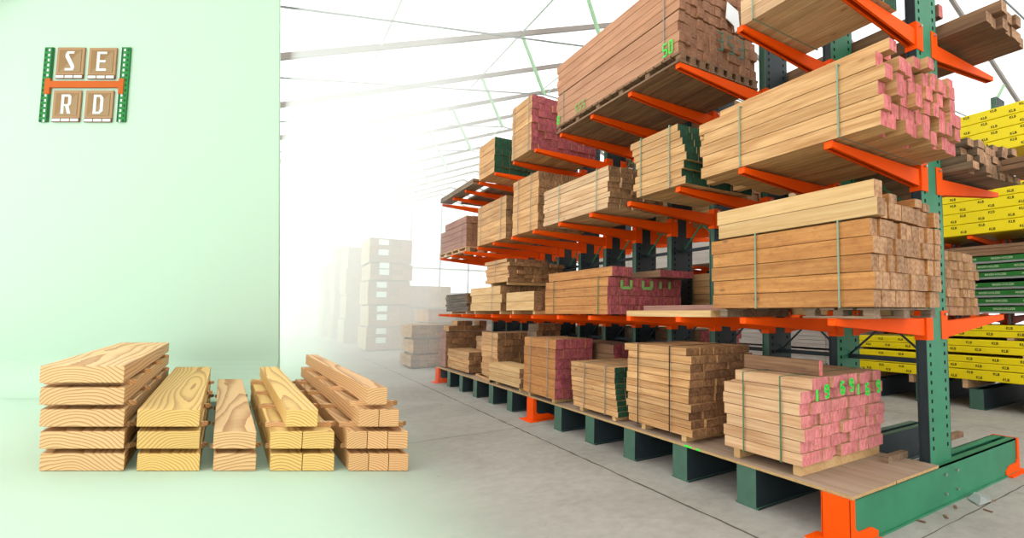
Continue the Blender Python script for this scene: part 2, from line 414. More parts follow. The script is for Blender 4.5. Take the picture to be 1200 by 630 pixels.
def bolt_mesh(pts, r=.012, ln=.035):
    bm = B()
    for (x, y, z) in pts:
        bmesh.ops.create_cone(bm, cap_ends=True, segments=6, radius1=r, radius2=r, depth=ln, matrix=Matrix.Translation((x, y, z)) @ Matrix.Rotation(PI/2, 4, 'X'))
        bmesh.ops.create_cone(bm, cap_ends=True, segments=10, radius1=r*1.6, radius2=r*1.6, depth=.006, matrix=Matrix.Translation((x, y+ln*.35, z)) @ Matrix.Rotation(PI/2, 4, 'X'))
    return bm
def build_rack(label, xf, xr, ys, levels, ztop, feet, rear_drop=.0, near_bolts=True):
    xm = (xf+xr)/2; xa, xb = xm-.19, xm+.16
    root = thing('cantilever_rack', label, 'rack', (xm, ys[0], 0)); ox = -xm
    base_me = col_me = None; arms = {}
    protos = {}
    def put(name, key, mk, mats, y, parent=None):
        loc = (0, y-ys[0], 0)
        if key in protos: 
            o = bpy.data.objects.new(name, protos[key]); COL.objects.link(o)
        else:
            bm = mk(); bmesh.ops.translate(bm, verts=bm.verts, vec=(ox, 0, 0)); o = new_obj(name, bm, mats); protos[key] = o.data
        if parent: o.parent = parent
        else: o.parent = root; o.location = loc
        return o
    for i, y in enumerate(ys):
        nr = i == 0 and near_bolts
        bs = put('base_beam', ('base', nr), lambda: rack_base_mesh(xf+.02, xr-.02), [GREEN, GREEN] if nr else [GREENG, SLATE], y)  # far webs take the dark slate as painted shade under the deck
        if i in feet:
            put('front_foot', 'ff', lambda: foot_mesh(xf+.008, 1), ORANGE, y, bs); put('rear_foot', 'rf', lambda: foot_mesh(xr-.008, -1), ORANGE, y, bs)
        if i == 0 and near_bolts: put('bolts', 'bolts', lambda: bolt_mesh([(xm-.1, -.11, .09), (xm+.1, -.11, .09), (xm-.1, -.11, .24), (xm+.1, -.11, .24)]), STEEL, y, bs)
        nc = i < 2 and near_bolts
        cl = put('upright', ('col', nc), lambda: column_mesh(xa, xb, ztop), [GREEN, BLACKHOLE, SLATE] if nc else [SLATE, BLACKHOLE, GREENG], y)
        for li, z in enumerate(levels):
            ar = put('arm', ('af', li), lambda: arm_mesh(xf, xa, z, z-.005), ORANGE, y)
            put('bracket', ('bf', li), lambda: bracket_mesh(xa, 1, z-.01), ORANGE, y, ar)
            ar2 = put('arm', ('ar', li), lambda: arm_mesh(xr, xb, z+.02, z-.03), ORANGE, y)
            put('bracket', ('br', li), lambda: bracket_mesh(xb, -1, z-.01), ORANGE, y, ar2)
            put('bolt', ('bo', li), lambda: bolt_mesh([(xa+.05, -.06, z+.03), (xb-.05, -.06, z+.03)], .011, .03), STEEL, y, ar)
    sp = ys[1]-ys[0]
    for i in range(len(ys)-1):
        for zz in [l-.37 for l in levels]:
            def mk(): 
                bm = B(); bar(bm, (xm, .045, zz), (xm, sp-.045, zz), .04, .04); return bm
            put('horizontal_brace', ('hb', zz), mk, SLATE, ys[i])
            def mk2():
                bm = B(); t = (xm+.02, sp/2, zz+.33); b1 = (xm+.02, .045, zz+.02); b2 = (xm+.02, sp-.045, zz+.02)
                bar(bm, t, b1, .016, .016); bar(bm, t, b2, .016, .016); box(bm, (xm, sp/2-.02, zz+.31), (xm+.03, sp/2+.02, zz+.35)); return bm
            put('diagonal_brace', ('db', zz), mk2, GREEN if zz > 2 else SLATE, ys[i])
    return root
YS = [2.205+.85*i for i in range(13)]
LV = (1.485, 2.72, 3.935)
build_rack('long green cantilever rack with orange arms on both sides beside the aisle, full of lumber', 3.08, 5.86, YS, LV, 5.0, (0, 6, 12))
YS2 = [2.0+.88*i for i in range(18)]
build_rack('second green cantilever rack behind the long one, carrying yellow and green wrapped panels', 8.95, 11.7, YS2, (1.485, 2.75, 4.01), 5.35, (), near_bolts=False)

# plywood deck sheets along the base
ypos = [YS[0]-.125, 4.25, 6.7, 9.15, YS[-1]+.14]
nmz = ['nearest', 'second', 'third', 'farthest']
for i in range(4):
    for part, (xa, xb) in enumerate(((3.09, 3.62), (3.63, 4.25))):
        bm = B(); a = (xa, ypos[i]+.003, .312+.0004*part); b = (xb, ypos[i+1]-.003, .333)
        box(bm, a, b)
        bm.faces.ensure_lookup_table()
        for f in bm.faces:
            if abs(f.calc_center_median().z-.333) > .002: f.material_index = 1
        o = new_obj('plywood_sheet', bm, [PLYTOP, PLYEDGE])
        tag(o, '%s plywood deck sheet %s the rack base' % (nmz[i], 'along the aisle edge of' if part == 0 else 'on the inner side of'), 'plywood sheet', 'plywood deck sheets on the rack base')
bm = B()
for (y0, y1) in ((3.72, 3.83), (3.6, 3.66)): box(bm, (3.0885, y0, .314), (3.0898, y1, .331))
o = new_obj('spray_mark', bm, SPRAY); o.parent = [q for q in COL.objects if q.name.startswith('plywood_sheet')][0]

# ------------------------------------------------------------------ lumber bundles
def board_mesh(w, L, h):
    bm = B(); c = .0022
    prism(bm, [(-w/2+c, 0), (w/2-c, 0), (w/2, c), (w/2, h-c), (w/2-c, h), (-w/2+c, h), (-w/2, h-c), (-w/2, c)], 1, 0, L)
    for f in bm.faces:
        if abs(abs(f.normal.y)-1) < .01 or len(f.verts) == 8: f.material_index = 1
    me = bpy.data.meshes.new('board'); bmesh.ops.recalc_face_normals(bm, faces=bm.faces); bm.to_mesh(me); bm.free(); return me
def strap_mesh(w, h, y, t=.004, bw=.013, o=.010, slack=0):
    bm = B(); x0, x1 = -w/2-o, w/2+o; z0, z1 = -.0005, h+o*.6
    box(bm, (x0-t, y-bw/2, z0), (x0, y+bw/2, z1)); box(bm, (x1, y-bw/2, z0), (x1+t, y+bw/2, z1))
    box(bm, (x0-t, y-bw/2, z1), (x1+t, y+bw/2, z1+t)); box(bm, (x0-t, y-bw/2, z0-.002), (x1+t, y+bw/2, z0)); return bm
def bundle(label, x, y, z, nx, nz, side, end, jit=.02, rowjit=.0, straps=(.2, .75), smat=None, skip=(), toponly=None,
           bearers=None, group=None, colshift=None, shape=None, rec=(0, 0), cat='lumber bundle', name='lumber_bundle'):
    x0, x1 = x; y0, y1 = y; z0, z1 = z; w = x1-x0; L = y1-y0; h = z1-z0
    t = thing(name, label, cat, ((x0+x1)/2, y0, z0), 0, group)
    cw, ch = w/nx, h/nz
    me = board_mesh(cw-.004, L, ch-.004); me.materials.append(W[side] if isinstance(side, str) else side); me.materials.append(EN[end] if isinstance(end, str) else end)
    n = 0
    for k in range(nz):
        rs = random.uniform(-rowjit, rowjit)*.3; ry = random.uniform(-rowjit, rowjit)
        for i in range(nx):
            if (i, k) in skip: continue
            if shape and not shape(i, k): continue
            o = bpy.data.objects.new('board', me); COL.objects.link(o); o.parent = t
            j = random.uniform(-jit, jit) if random.random() > .25 else random.uniform(-jit, jit)*1.8
            if i > 0 and random.random() < rec[0]: j += rec[1]*random.uniform(.4, 1)
            if colshift: j += colshift(i, k)
            o.location = (-w/2+cw*(i+.5)+rs, j+ry, ch*k+.0015)
            n += 1
    for s in straps or ():
        kmax = nz
        new_obj('strap', strap_mesh(w+rowjit*.6, h, L*s), smat or PGREEN, t)
    if bearers:
        bh, ny = bearers
        for q, yy in enumerate(ny):
            bm = B(); box(bm, (x0+.03, -.035, 0), (x1-.02, .035, bh-.002))
            o = new_obj('timber_bearer', bm, W['bright'], loc=(0, y0+yy*L, z0-bh))
            tag(o, '%s wooden bearer under the %s' % (('near', 'far', 'middle')[q], short(label)), 'wooden bearer', 'short bearers under the bundles')
    return t
def short(l): return l.split(' on the ')[0].split(' at the ')[0] if len(l.split()) > 9 else l
G0, GA, GB, GC, GR, G2 = 'lumber bundles on the plywood deck', 'lumber bundles on the lowest arms', 'lumber bundles on the middle arms', 'lumber bundles on the top arms', 'lumber bundles on the rear arms', 'lumber bundles behind on the second rack'

# ---- deck level
p1 = bundle('square pink-ended bundle with green numbers nearest on the deck', (3.13, 4.22), (2.53, 3.34), (.415, 1.04), 9, 7, 'pale', 'lpink', .014, .008, (.22, .70), DGREEN, skip={(0, 6)}, bearers=(.08, (.08, .85)), group=G0, rec=(.16, .05))
bm = B(); box(bm, (0, 0, 0), (.045, .80, .115)); 
for f in bm.faces:
    if f.calc_center_median().y < .001: f.material_index = 1
o = new_obj('loose_board', bm, [W['umber'], EN['pink']], loc=(3.40, 2.56, 1.044), rot=(0, 0, .0)); tag(o, 'single brown board with pink end lying on the nearest pink-ended bundle', 'board')
bundle('tall brown-ended bundle with two black straps on the deck', (3.12, 3.92), (3.78, 4.83), (.395, 1.20), 5, 11, 'tan', 'dark', .015, .03, (.27, .78), RUBBER, bearers=(.06, (.12, .75)), group=G0)
bundle('green-ended bundle stepping back at the top on the deck', (3.10, 3.85), (4.99, 6.03), (.385, .92), 6, 9, 'tan', 'green', .004, .0, (.25, .72), CLEAR, bearers=(.05, (.12, .85)), group=G0, colshift=lambda i, k: .012*k if k < 7 else .07)
bundle('dark pink-ended bundle with two white straps on the deck', (3.07, 3.62), (6.5, 7.55), (.385, 1.17), 5, 6, 'brown', 'dpink', .012, .006, (.2, .75), CLEAR, bearers=(.05, (.1, .85)), group=G0)
bundle('dark pink-ended bundle behind the strapped one at the deck', (3.7, 4.2), (6.1, 7.3), (.34, 1.10), 6, 6, 'umber', 'dpink', .03, .01, (), None, group=G0)
bundle('grey wood stack with a strap leaning beside the pink bundle at the deck', (3.5, 4.1), (7.8, 8.55), (.38, 1.05), 6, 8, 'tan', 'dark', .02, .03, (.2,), CLEAR, group=G0)
bundle('low pale stack lying along the edge of the deck', (3.10, 3.46), (7.75, 9.1), (.385, .68), 3, 4, 'bright', 'raw', .02, .02, (), None, bearers=(.05, (.06, .8)), group=G0)
bundle('tall pale stack with dark ends in the middle of the deck', (3.30, 4.1), (9.3, 10.15), (.36, 1.16), 6, 7, 'tan', 'dark', .02, .02, (.3,), CLEAR, group=G0)
bundle('low stack of light brown boards near the far end of the deck', (3.16, 3.62), (10.45, 11.9), (.37, .76), 4, 5, 'tan', 'dark', .02, .02, (), None, group=G0)
bundle('pale stack standing behind the low stack at the deck', (3.66, 4.2), (10.25, 11.6), (.36, 1.02), 5, 6, 'pale', 'raw', .02, .02, (), None, group=G0)
bundle('upright reddish bundle with a pale strap at the far end of the deck', (3.14, 4.1), (12.0, 12.55), (.35, 1.10), 8, 6, 'pinkish', 'dark', .01, .01, (.5,), CLEAR, group=G0)
bundle('few short brown offcuts lying on the upright reddish bundle', (3.2, 4.0), (12.0, 12.4), (1.115, 1.34), 5, 2, 'tan', 'dark', .03, .02, (), None, skip={(0, 1), (3, 1)}, group=G0)
bundle('dark stepped stack at the back of the deck behind the middle stacks', (3.75, 4.2), (8.68, 9.10), (.34, 1.33), 4, 8, 'grey', 'dark', .03, .03, (), None, group=G0)
for q, (lx, ly, rz, ln) in enumerate(((3.12, 9.15, -.12, 1.0), (3.2, 9.2, -.04, 1.1))):
    bm = B(); box(bm, (0, 0, 0), (.07, ln, .035))
    for f in bm.faces:
        if f.calc_center_median().y < .001: f.material_index = 1
    o = new_obj('loose_plank', bm, [W['tan'], EN['green'] if q == 0 else EN['dark']], loc=(lx, ly, .336), rot=(0, 0, rz))
    tag(o, ('loose plank with a green end lying at the aisle edge of the deck' if q == 0 else 'loose plank with a bare end lying beside the green-ended plank'), 'plank', 'loose planks on the deck')
for q, (xx, yy) in enumerate(((4.02, 2.22), (4.05, 2.60))):
    bm = B(); box(bm, (0, 0, 0), (.75 if q else .30, .06, .05)); o = new_obj('dark_timber', bm, W['umber'] if q else W['grey'], loc=(3.98 if q == 0 else 4.26, yy+.2 if q else yy+.13, .335 if q == 0 else .40))
    if q: o.location = (4.66, 2.4, .33)
    tag(o, ('short dark timber lying on the deck beside the near upright' if q == 0 else 'brown timber offcut lying across the base beam behind the near upright'), 'timber')

# ---- level A (lowest arms)
a1 = bundle('big orange-brown bundle of thick timbers nearest on the lowest arms', (3.10, 4.00), (1.90, 3.44), (1.565, 2.15), 10, 5, 'brown', 'raw', .014, .012, (.16, .66), PGREEN, group=GA)
bundle('two yellowish thick boards on edge on top of the big orange-brown bundle', (3.10, 3.20), (1.86, 3.36), (2.16, 2.40), 1, 2, 'bright', 'raw', .008, .02, (), None, group=GA)
bundle('layer of timber ends behind the yellowish boards on the big orange-brown bundle', (3.21, 4.0), (1.91, 3.3), (2.16, 2.275), 9, 1, 'brown', 'raw', .03, .0, (), None, group=GA)
bundle('few top timbers lying behind the yellowish boards on the big orange-brown bundle', (3.24, 3.95), (1.94, 3.2), (2.28, 2.345), 7, 1, 'brown', 'raw', .05, .0, (), None, skip={(0, 0), (3, 0)}, group=GA)
def pallet(label, x, y, z, nb=4, ns=3, m='umber', sw=.09):
    x0, x1 = x; y0, y1 = y; z0, z1 = z; h = z1-z0; w = x1-x0; L = y1-y0
    t = thing('pallet', label, 'pallet', ((x0+x1)/2, y0, z0), 0, 'pallets under the bundles')
    for i in range(ns):
        o = new_obj('bottom_skid', B_box((-sw/2, 0, 0), (sw/2, L, h*.22)), W[m], t, loc=(-w/2+sw/2+(w-sw)*i/(ns-1), 0, 0))
        for j in range(nb):
            new_obj('block', B_box((-.035, 0, h*.22), (.035, .08, h*.8)), W[m], o, loc=(0, (L-.1)*j/(nb-1), 0))
    nd = max(3, int(L/.14))
    for j in range(nd): new_obj('deck_board', B_box((-w/2, 0, h*.8), (w/2, .12, h*.985)), W[m], t, loc=(0, (L-.12)*j/(nd-1), 0))
    return t
def B_box(a, b):
    bm = B(); box(bm, a, b); return bm
pallet('flat grey pallet under the big orange-brown bundle', (3.14, 3.98), (1.93, 2.5), (1.49, 1.562), 3, 3, 'grey')
bm = B(); box(bm, (0, 0, 0), (.8, .09, .07)); o = new_obj('timber_bearer', bm, W['grey'], loc=(3.12, 3.28, 1.49)); tag(o, 'grey bearer under the far end of the big orange-brown bundle', 'wooden bearer')
for q, (xa, xb, z1, ya) in enumerate(((3.10, 3.24, 1.548, 4.82), (3.28, 3.42, 1.60, 4.76))):
    o = new_obj('flat_board', B_box((xa, 3.47, 1.488), (xb, ya, z1)), W['pinkish'] if q else W['bright'])
    tag(o, ('thin pale board lying at the arm tips beside the big orange-brown bundle' if q == 0 else 'reddish board lying just behind the thin pale board'), 'board', 'two flat boards on the lowest arms')
a3 = bundle('wide dark pink-ended bundle with green letters on the lowest arms', (3.12, 4.20), (5.26, 6.95), (1.505, 1.94), 20, 4, 'brown', 'dpink', .008, .004, (.12, .83), DGREEN, group=GA)
bundle('row of timbers on top of the wide dark pink-ended bundle', (3.14, 3.42), (5.2, 6.9), (1.945, 2.06), 4, 1, 'brown', 'dpink', .008, .0, (), None, group=GA)
bundle('thick brown boards with pink and green ends on the wide dark pink-ended bundle', (3.68, 4.2), (5.02, 5.9), (1.945, 2.03), 3, 1, 'umber', 'dpink', .02, .0, (), None, group=GA)
bundle('two thick pale beams with dark ends on the lowest arms', (3.12, 3.7), (7.35, 8.45), (1.555, 1.84), 4, 2, 'bright', 'dark', .02, .02, (), None, bearers=(.06, (.05, .8)), group=GA)
bundle('pale strapped bundle of thick beams under the stepped stack on the lowest arms', (3.12, 3.95), (8.7, 10.3), (1.55, 1.97), 5, 3, 'bright', 'dark', .02, .02, (.25,), CLEAR, bearers=(.055, (.06, .9)), group=GA)
bundle('messy stepped stack of short brown boards lying on the thick beams', (3.16, 4.15), (8.5, 9.6), (2.03, 2.42), 7, 6, 'tan', 'dark', .03, .04, (.5,), CLEAR, shape=lambda i, k: k < 5 or i < 5, group=GA, bearers=(.05, (.1, .8)))
bundle('dark bark-edged boards at the far end of the lowest arms', (3.15, 4.15), (10.6, 12.1), (1.54, 1.90), 6, 7, 'bark', 'dark', .05, .04, (), None, bearers=(.045, (.1, .8)), group=GA)

# ---- level B (middle arms)
b1 = bundle('long pink-ended bundle of thick beams nearest on the middle arms', (3.09, 4.20), (1.80, 3.57), (2.735, 3.24), 12, 5, 'tan', 'pink', .035, .004, (.18, .72), PGREEN, group=GB, rec=(.25, .15))
bundle('loose top layer of pink-ended timbers on the nearest middle-arm bundle', (3.17, 4.18), (1.82, 3.45), (3.252, 3.335), 11, 1, 'tan', 'pink', .07, .0, (), None, skip={(2, 0), (3, 0), (7, 0), (9, 0)}, group=GB)
bundle('dark green-ended bundle with two pale straps on the middle arms', (3.06, 3.95), (3.80, 4.62), (2.73, 3.335), 6, 8, 'tan', 'green', .004, .0, (.25, .85), PGREEN, group=GB, colshift=lambda i, k: .035*abs(k-3.2)-.05 if k else -.03)
bundle('pale bundle of long beams left of the green-ended one on the middle arms', (3.10, 3.9), (5.22, 7.0), (2.735, 3.235), 5, 8, 'pale', 'dark', .02, .01, (.15, .72), PGREEN, group=GB)
bundle('tall pale bundle with dark weathered ends on the middle arms', (3.14, 3.9), (7.3, 8.3), (2.75, 3.62), 6, 7, 'tan', 'dark', .02, .02, (.25, .75), CLEAR, group=GB)
bundle('square tan bundle with brown ends on the middle arms', (3.10, 3.8), (8.5, 9.95), (2.74, 3.46), 5, 6, 'tan', 'dark', .01, .01, (.15, .85), CLEAR, group=GB)
bundle('reddish strapped bundle on a pallet farthest on the middle arms', (3.13, 3.7), (10.75, 12.65), (2.83, 3.30), 5, 4, 'pinkish', 'red', .01, .0, (.15,), CLEAR, group=GB)
bundle('shorter reddish layer on top of the farthest middle-arm bundle', (3.13, 3.7), (10.75, 12.3), (3.305, 3.45), 5, 1, 'pinkish', 'red', .01, .0, (), None, group=GB)
pallet('light pallet under the reddish bundle farthest on the middle arms', (3.12, 3.72), (10.72, 12.7), (2.725, 2.828), 5, 3, 'pale')

# ---- level C (top arms)
bundle('pale bundle of long beams seen from below nearest on the top arms', (3.10, 3.93), (2.12, 3.06), (3.945, 4.65), 8, 6, 'pale', 'green', .01, .01, (.85,), PGREEN, group=GC)
c2 = bundle('great reddish bundle with teal numbers on its end on the top arms', (3.06, 4.15), (3.88, 6.55), (4.043, 4.46), 13, 4, 'red', 'red', .016, .003, (.08, .92), CLEAR, group=GC)
c2b = bundle('upper reddish bundle stacked on the great one on the top arms', (3.06, 4.12), (3.88, 6.55), (4.472, 4.89), 13, 4, 'red', 'red', .016, .003, (.08,), CLEAR, group=GC)
pallet('long rough pallet under the great reddish bundle', (3.06, 4.16), (3.86, 6.56), (3.94, 4.040), 6, 9, 'umber', .108)
bundle('pink-ended square bundle left of the great one on the top arms', (3.06, 4.15), (7.42, 8.2), (3.945, 4.80), 10, 8, 'tan', 'dpink', .02, .008, (.1, .85), CLEAR, group=GC)
bundle('dark green-ended bundle at the far part of the top arms', (3.06, 4.0), (9.0, 9.82), (3.945, 4.57), 7, 6, 'tan', 'green', .008, .015, (), None, group=GC)
bundle('flat pair of weathered planks farthest on the top arms', (3.04, 3.28), (10.1, 12.4), (3.945, 4.05), 1, 2, 'grey', 'dark', .01, .01, (), None, group=GC)
bundle('thin weathered planks behind the flat pair at the far top arms', (3.42, 4.15), (10.3, 12.2), (3.945, 3.99), 5, 1, 'grey', 'dark', .05, .0, (), None, group=GC)

# ---- rear side of the long rack
bundle('brown boards with a stepped end on the near rear middle arms', (4.72, 5.72), (1.95, 3.8), (2.755, 3.10), 8, 5, 'grey', 'raw', .04, .03, (), None, shape=lambda i, k: k < 4 or i > 4, group=GR)
bundle('long brown planks reaching past the frame on the rear middle arms', (5.05, 5.75), (.6, 1.85), (2.76, 2.86), 4, 2, 'umber', 'raw', .02, .0, (), None, group=GR)
bundle('brown timbers with one pink end on the near rear top arms', (4.70, 5.50), (1.75, 4.4), (3.975, 4.17), 7, 2, 'umber', 'raw', .05, .0, (), None, shape=lambda i, k: k == 0 or i in (1, 3, 4, 5), group=GR)
bundle('single brown board with a pink end on the rear top arms', (4.68, 4.76), (2.15, 4.2), (4.18, 4.30), 1, 1, 'umber', 'pink', .0, .0, (), None, group=GR)
bundle('pale bundle behind the big orange-brown one on the rear lowest arms', (4.68, 5.6), (2.3, 4.0), (1.50, 2.10), 12, 7, 'bright', 'raw', .02, .01, (), None, group=GR)
bundle('mixed brown and pale blocks on the rear lowest arms', (4.68, 5.5), (4.6, 6.0), (1.50, 2.05), 6, 6, 'tan', 'dark', .04, .03, (), None, group=GR)
bundle('weathered boards farther along the rear lowest arms', (4.68, 5.5), (6.7, 8.6), (1.50, 2.0), 6, 5, 'umber', 'dark', .04, .02, (), None, group=GR)
bundle('dark pink-ended boards standing at the rear of the deck', (4.7, 5.5), (5.5, 6.6), (.335, 1.28), 12, 7, 'umber', 'dpink', .03, .01, (), None, group=GR)
bundle('dark brown boards farther along the rear of the deck', (4.7, 5.5), (6.9, 8.3), (.335, 1.28), 7, 8, 'grey', 'dark', .04, .02, (), None, group=GR)
bundle('dark boards farthest along the rear of the deck', (4.7, 5.5), (8.7, 11.6), (.335, 1.25), 6, 7, 'grey', 'dark', .04, .02, (), None, group=GR)
bundle('brown bundle on the rear middle arms behind the green-ended one', (4.7, 5.5), (4.6, 6.8), (2.755, 3.3), 7, 6, 'tan', 'raw', .02, .02, (), None, group=GR)
bundle('reddish bundle on the rear top arms behind the great one', (4.7, 5.6), (4.9, 7.4), (3.96, 4.35), 9, 5, 'red', 'raw', .03, .02, (), None, group=GR)

# ------------------------------------------------------------------ second rack loads
def text_obj(name, body, size, m, parent, loc, rot, ext=.0006, bold=.0):
    cu = bpy.data.curves.new(name, 'FONT'); cu.body = body; cu.size = size; cu.extrude = ext; cu.offset = bold; cu.align_x = 'CENTER'; cu.align_y = 'CENTER'; cu.resolution_u = 2
    tmp = bpy.data.objects.new(name, cu); COL.objects.link(tmp); dg = bpy.context.evaluated_depsgraph_get(); dg.update()
    me = bpy.data.meshes.new_from_object(tmp.evaluated_get(dg)); bpy.data.objects.remove(tmp); bpy.data.curves.remove(cu)
    me.materials.clear(); me.materials.append(m)
    o = bpy.data.objects.new(name, me); COL.objects.link(o); o.parent = parent; o.location = loc; o.rotation_euler = rot; return o
RFRONT = (PI/2, 0, -PI/2)
ypk = {}
def yellow_stack(desc, y, z, nl, x=(8.97, 10.08), grp='yellow wrapped panel packs', label=True):
    y0, y1 = y; z0, z1 = z; h = (z1-z0)/nl
    for k in range(nl):
        key = (round(y1-y0, 2), round(h, 3))
        lab = '%s yellow wrapped panel pack %s' % (ordn(k, nl), desc)
        t = thing('wrapped_panel_pack', lab, 'panel pack', ((x[0]+x[1])/2, y0, z0+k*h), 0, grp)
        w = x[1]-x[0]; bm = B(); c = .008
        prism(bm, [(-w/2+c, 0), (w/2-c, 0), (w/2, c), (w/2, h-.006-c), (w/2-c, h-.006), (-w/2+c, h-.006), (-w/2, h-.006-c), (-w/2, c)], 1, 0, y1-y0)
        new_obj('wrapping', bm, YELL, t)
        L = y1-y0; n = int(L/.38)
        for r in range(2 if h > .14 else 1):
            for q in range(n):
                yy = L*(q+.5+.35*((r+k) % 2))/n
                if yy > L-.1: continue
                if 'txt' in ypk:
                    o = ypk['txt'].copy(); COL.objects.link(o); o.parent = t
                    o.location = (-w/2-.001, yy, h*(.5 if h <= .14 else (.28+.44*r)))
                else:
                    ypk['txt'] = text_obj('print', 'KLB', .055, INK, t, (-w/2-.001, yy, h*(.28+.44*r)), RFRONT, bold=.0015)
def ordn(k, n):
    w = ['lowest', 'second', 'third', 'fourth', 'fifth', 'sixth', 'seventh']
    return 'top' if k == n-1 and n > 1 else w[k]
yellow_stack('on the second rack base', (1.6, 5.82), (.455, .62), 1)
yellow_stack('in the upper part of the second rack base load', (1.6, 5.82), (.625, .84), 2)
yellow_stack('above the bearers on the second rack base load', (1.6, 5.82), (.88, 1.10), 2)
yellow_stack('just under the green packs on the second rack', (1.6, 4.6), (1.14, 1.332), 2)
yellow_stack('on the middle arms of the second rack', (1.5, 4.5), (2.775, 3.515), 4)
yellow_stack('on the top arms of the second rack', (1.5, 3.95), (4.04, 4.74), 4)
for q, (yy, zz) in enumerate(((2.2, .335), (3.0, .335), (3.9, .335), (4.8, .335), (5.6, .335))):
    o = new_obj('timber_bearer', B_box((9.0, yy, .315), (10.08, yy+.08, .452)), W['pale']); tag(o, 'bearer under the lowest yellow pack, %s from the right' % ('first', 'second', 'third', 'fourth', 'fifth')[q], 'wooden bearer', 'bearers under the yellow packs')
for q, (yy, z0, z1) in enumerate(((3.0, .842, .878), (4.6, .842, .878), (3.2, 1.102, 1.138), (4.3, 1.102, 1.138))):
    o = new_obj('timber_spacer', B_box((8.975, yy, z0), (10.08, yy+.09, z1)), W['pale']); tag(o, '%s pale spacer in the %s gap between the yellow packs' % ('right' if q % 2 == 0 else 'left', 'lower' if q < 2 else 'upper'), 'spacer', 'spacers between the yellow packs')
GTX = {}
for k in range(7):
    z0 = 1.51+k*.125+(.035 if k > 3 else 0); x0, x1, y0, y1 = 8.97, 10.08, 1.5, 4.6
    t = thing('wrapped_board_pack', '%s green printed board pack on the lowest arms of the second rack' % ordn(k, 7), 'board pack', ((x0+x1)/2, y0, z0), 0, 'green printed board packs')
    w = x1-x0; bm = B(); box(bm, (-w/2, 0, .0), (w/2, y1-y0, .03)); box(bm, (-w/2+.006, 0, .03), (w/2, y1-y0, .105)); new_o = new_obj('board_core', bm, GREYP, t)
    bm = B(); box(bm, (-w/2-.003, 0.0, .032), (-w/2+.005, y1-y0, .104)); new_obj('green_band', bm, WRAPG, t)
    for q in range(6):
        yy = .25+q*.52+.1*(k % 3)
        if yy > y1-y0-.2: continue
        if 'g' in GTX:
            o = GTX['g'].copy(); COL.objects.link(o); o.parent = t; o.location = (-w/2-.004, yy, .068)
        else: GTX['g'] = text_obj('print', 'MASSIV-HOLZER', .042, WRAPW, t, (-w/2-.004, yy, .068), RFRONT, bold=.001)
bundle('orange-brown planks above the green packs on the second rack', (9.0, 10.08), (3.0, 6.4), (2.42, 2.585), 8, 3, 'umber', 'dark', .03, .02, (), None, group=G2)
for q, (ya, yb, z0, z1, lb) in enumerate(((5.95, 9.1, .40, .76, 'lower whitewashed panel bundle on the second rack base'), (5.95, 9.1, .80, 1.20, 'upper whitewashed panel bundle on the second rack base'),
        (5.4, 8.6, 1.51, 2.3, 'brown block-like bundle on the lowest arms of the second rack'), (9.0, 12.6, 1.51, 2.35, 'pale bundle far along the lowest arms of the second rack'), (13.0, 16.6, 1.51, 2.4, 'farthest pale bundle on the lowest arms of the second rack'),
        (9.2, 12.9, 2.78, 3.5, 'whitewashed bundle far along the middle arms of the second rack'), (13.2, 16.6, 2.78, 3.4, 'farthest whitewashed bundle on the middle arms of the second rack'), (5.2, 8.8, 2.78, 3.4, 'whitewashed bundle beside the yellow packs on the middle arms'),
        (9.4, 12.9, .40, 1.25, 'brown bundle farther along the second rack base'), (13.2, 16.8, .4, 1.2, 'farthest brown bundle on the second rack base'),
        (4.5, 7.8, 4.03, 4.45, 'tan bundle on the top arms of the second rack'))):
    st = ('white', 'white') if q in (0, 1, 5, 6, 7) else (('tan', 'dark') if q in (2, 8, 9) else ('pale', 'raw'))
    bundle(lb, (8.98, 10.08), (ya, yb), (z0, z1), 5, 5, st[0], st[1], .03, .01, (.2, .7), CLEAR, group=G2)
for q, (ya, yb, z0, z1) in enumerate(((1.2, 5.5, .33, 1.26), (6, 12, .33, 1.26), (1.2, 5.5, 1.52, 2.52), (6, 12, 1.52, 2.5), (1.2, 6, 2.78, 3.7), (6.5, 12, 2.78, 3.6))):  # filler bundles added behind so the gaps in this rack go dark
    bundle('dark stained bundle at the back of the second rack, %s' % ('near on the base', 'far on the base', 'near on the lowest arms', 'far on the lowest arms', 'near on the middle arms', 'far on the middle arms')[q], (10.62, 11.6), (ya, yb), (z0, z1), 5, 6, 'bark', 'dark', .03, .02, (), None, group=G2)

# ------------------------------------------------------------------ stacks standing on the far floor
def tower(desc, x, y, tiers, side, end, nx, nzs, tags=False):
    z = .06
    for k, h in enumerate(tiers):
        t = bundle('%s bundle of the %s' % (ordn(k, len(tiers)), desc), (x[0]+.05*(k % 2), x[1]-.04*(k % 3)), y, (z, z+h), nx, nzs, side, end, .01, .004, (.3, .7), CLEAR, group='bundles stacked on the far floor')
        for q in (0, 1):
            yy = y[0]+(y[1]-y[0])*(.12+.7*q)
            o = new_obj('timber_bearer', B_box((x[0]+.08, yy, z-.056), (x[1]-.08, yy+.1, z-.002)), W['grey'])
            tag(o, '%s bearer under the %s bundle of the %s' % (('near', 'far')[q], ordn(k, len(tiers)), desc), 'wooden bearer', 'bearers in the far floor stacks')
        if tags:
            for q in (.3, .72):
                new_obj('paper_label', B_box((-.45, -.035, h*q), (-.1, -.03, h*q+.22)), M['paper'], t)
        z += h+.06
plain('paper', 'E6F2EC', .8)
tower('tall aisle-end tower', (3.2, 4.75), (23.4, 25.6), (.85, .8, .9, .62, .95), 'cream', 'raw', 4, 3, True)
tower('shorter tower past the long rack', (4.9, 6.6), (24.4, 26.5), (.75, .8, .9), 'cream', 'raw', 4, 3)
tower('slim pale tower left of the tall one', (3.1, 4.1), (29.5, 32), (1.1, 1.1, 1.2, 1.0), 'cream', 'raw', 4, 3)
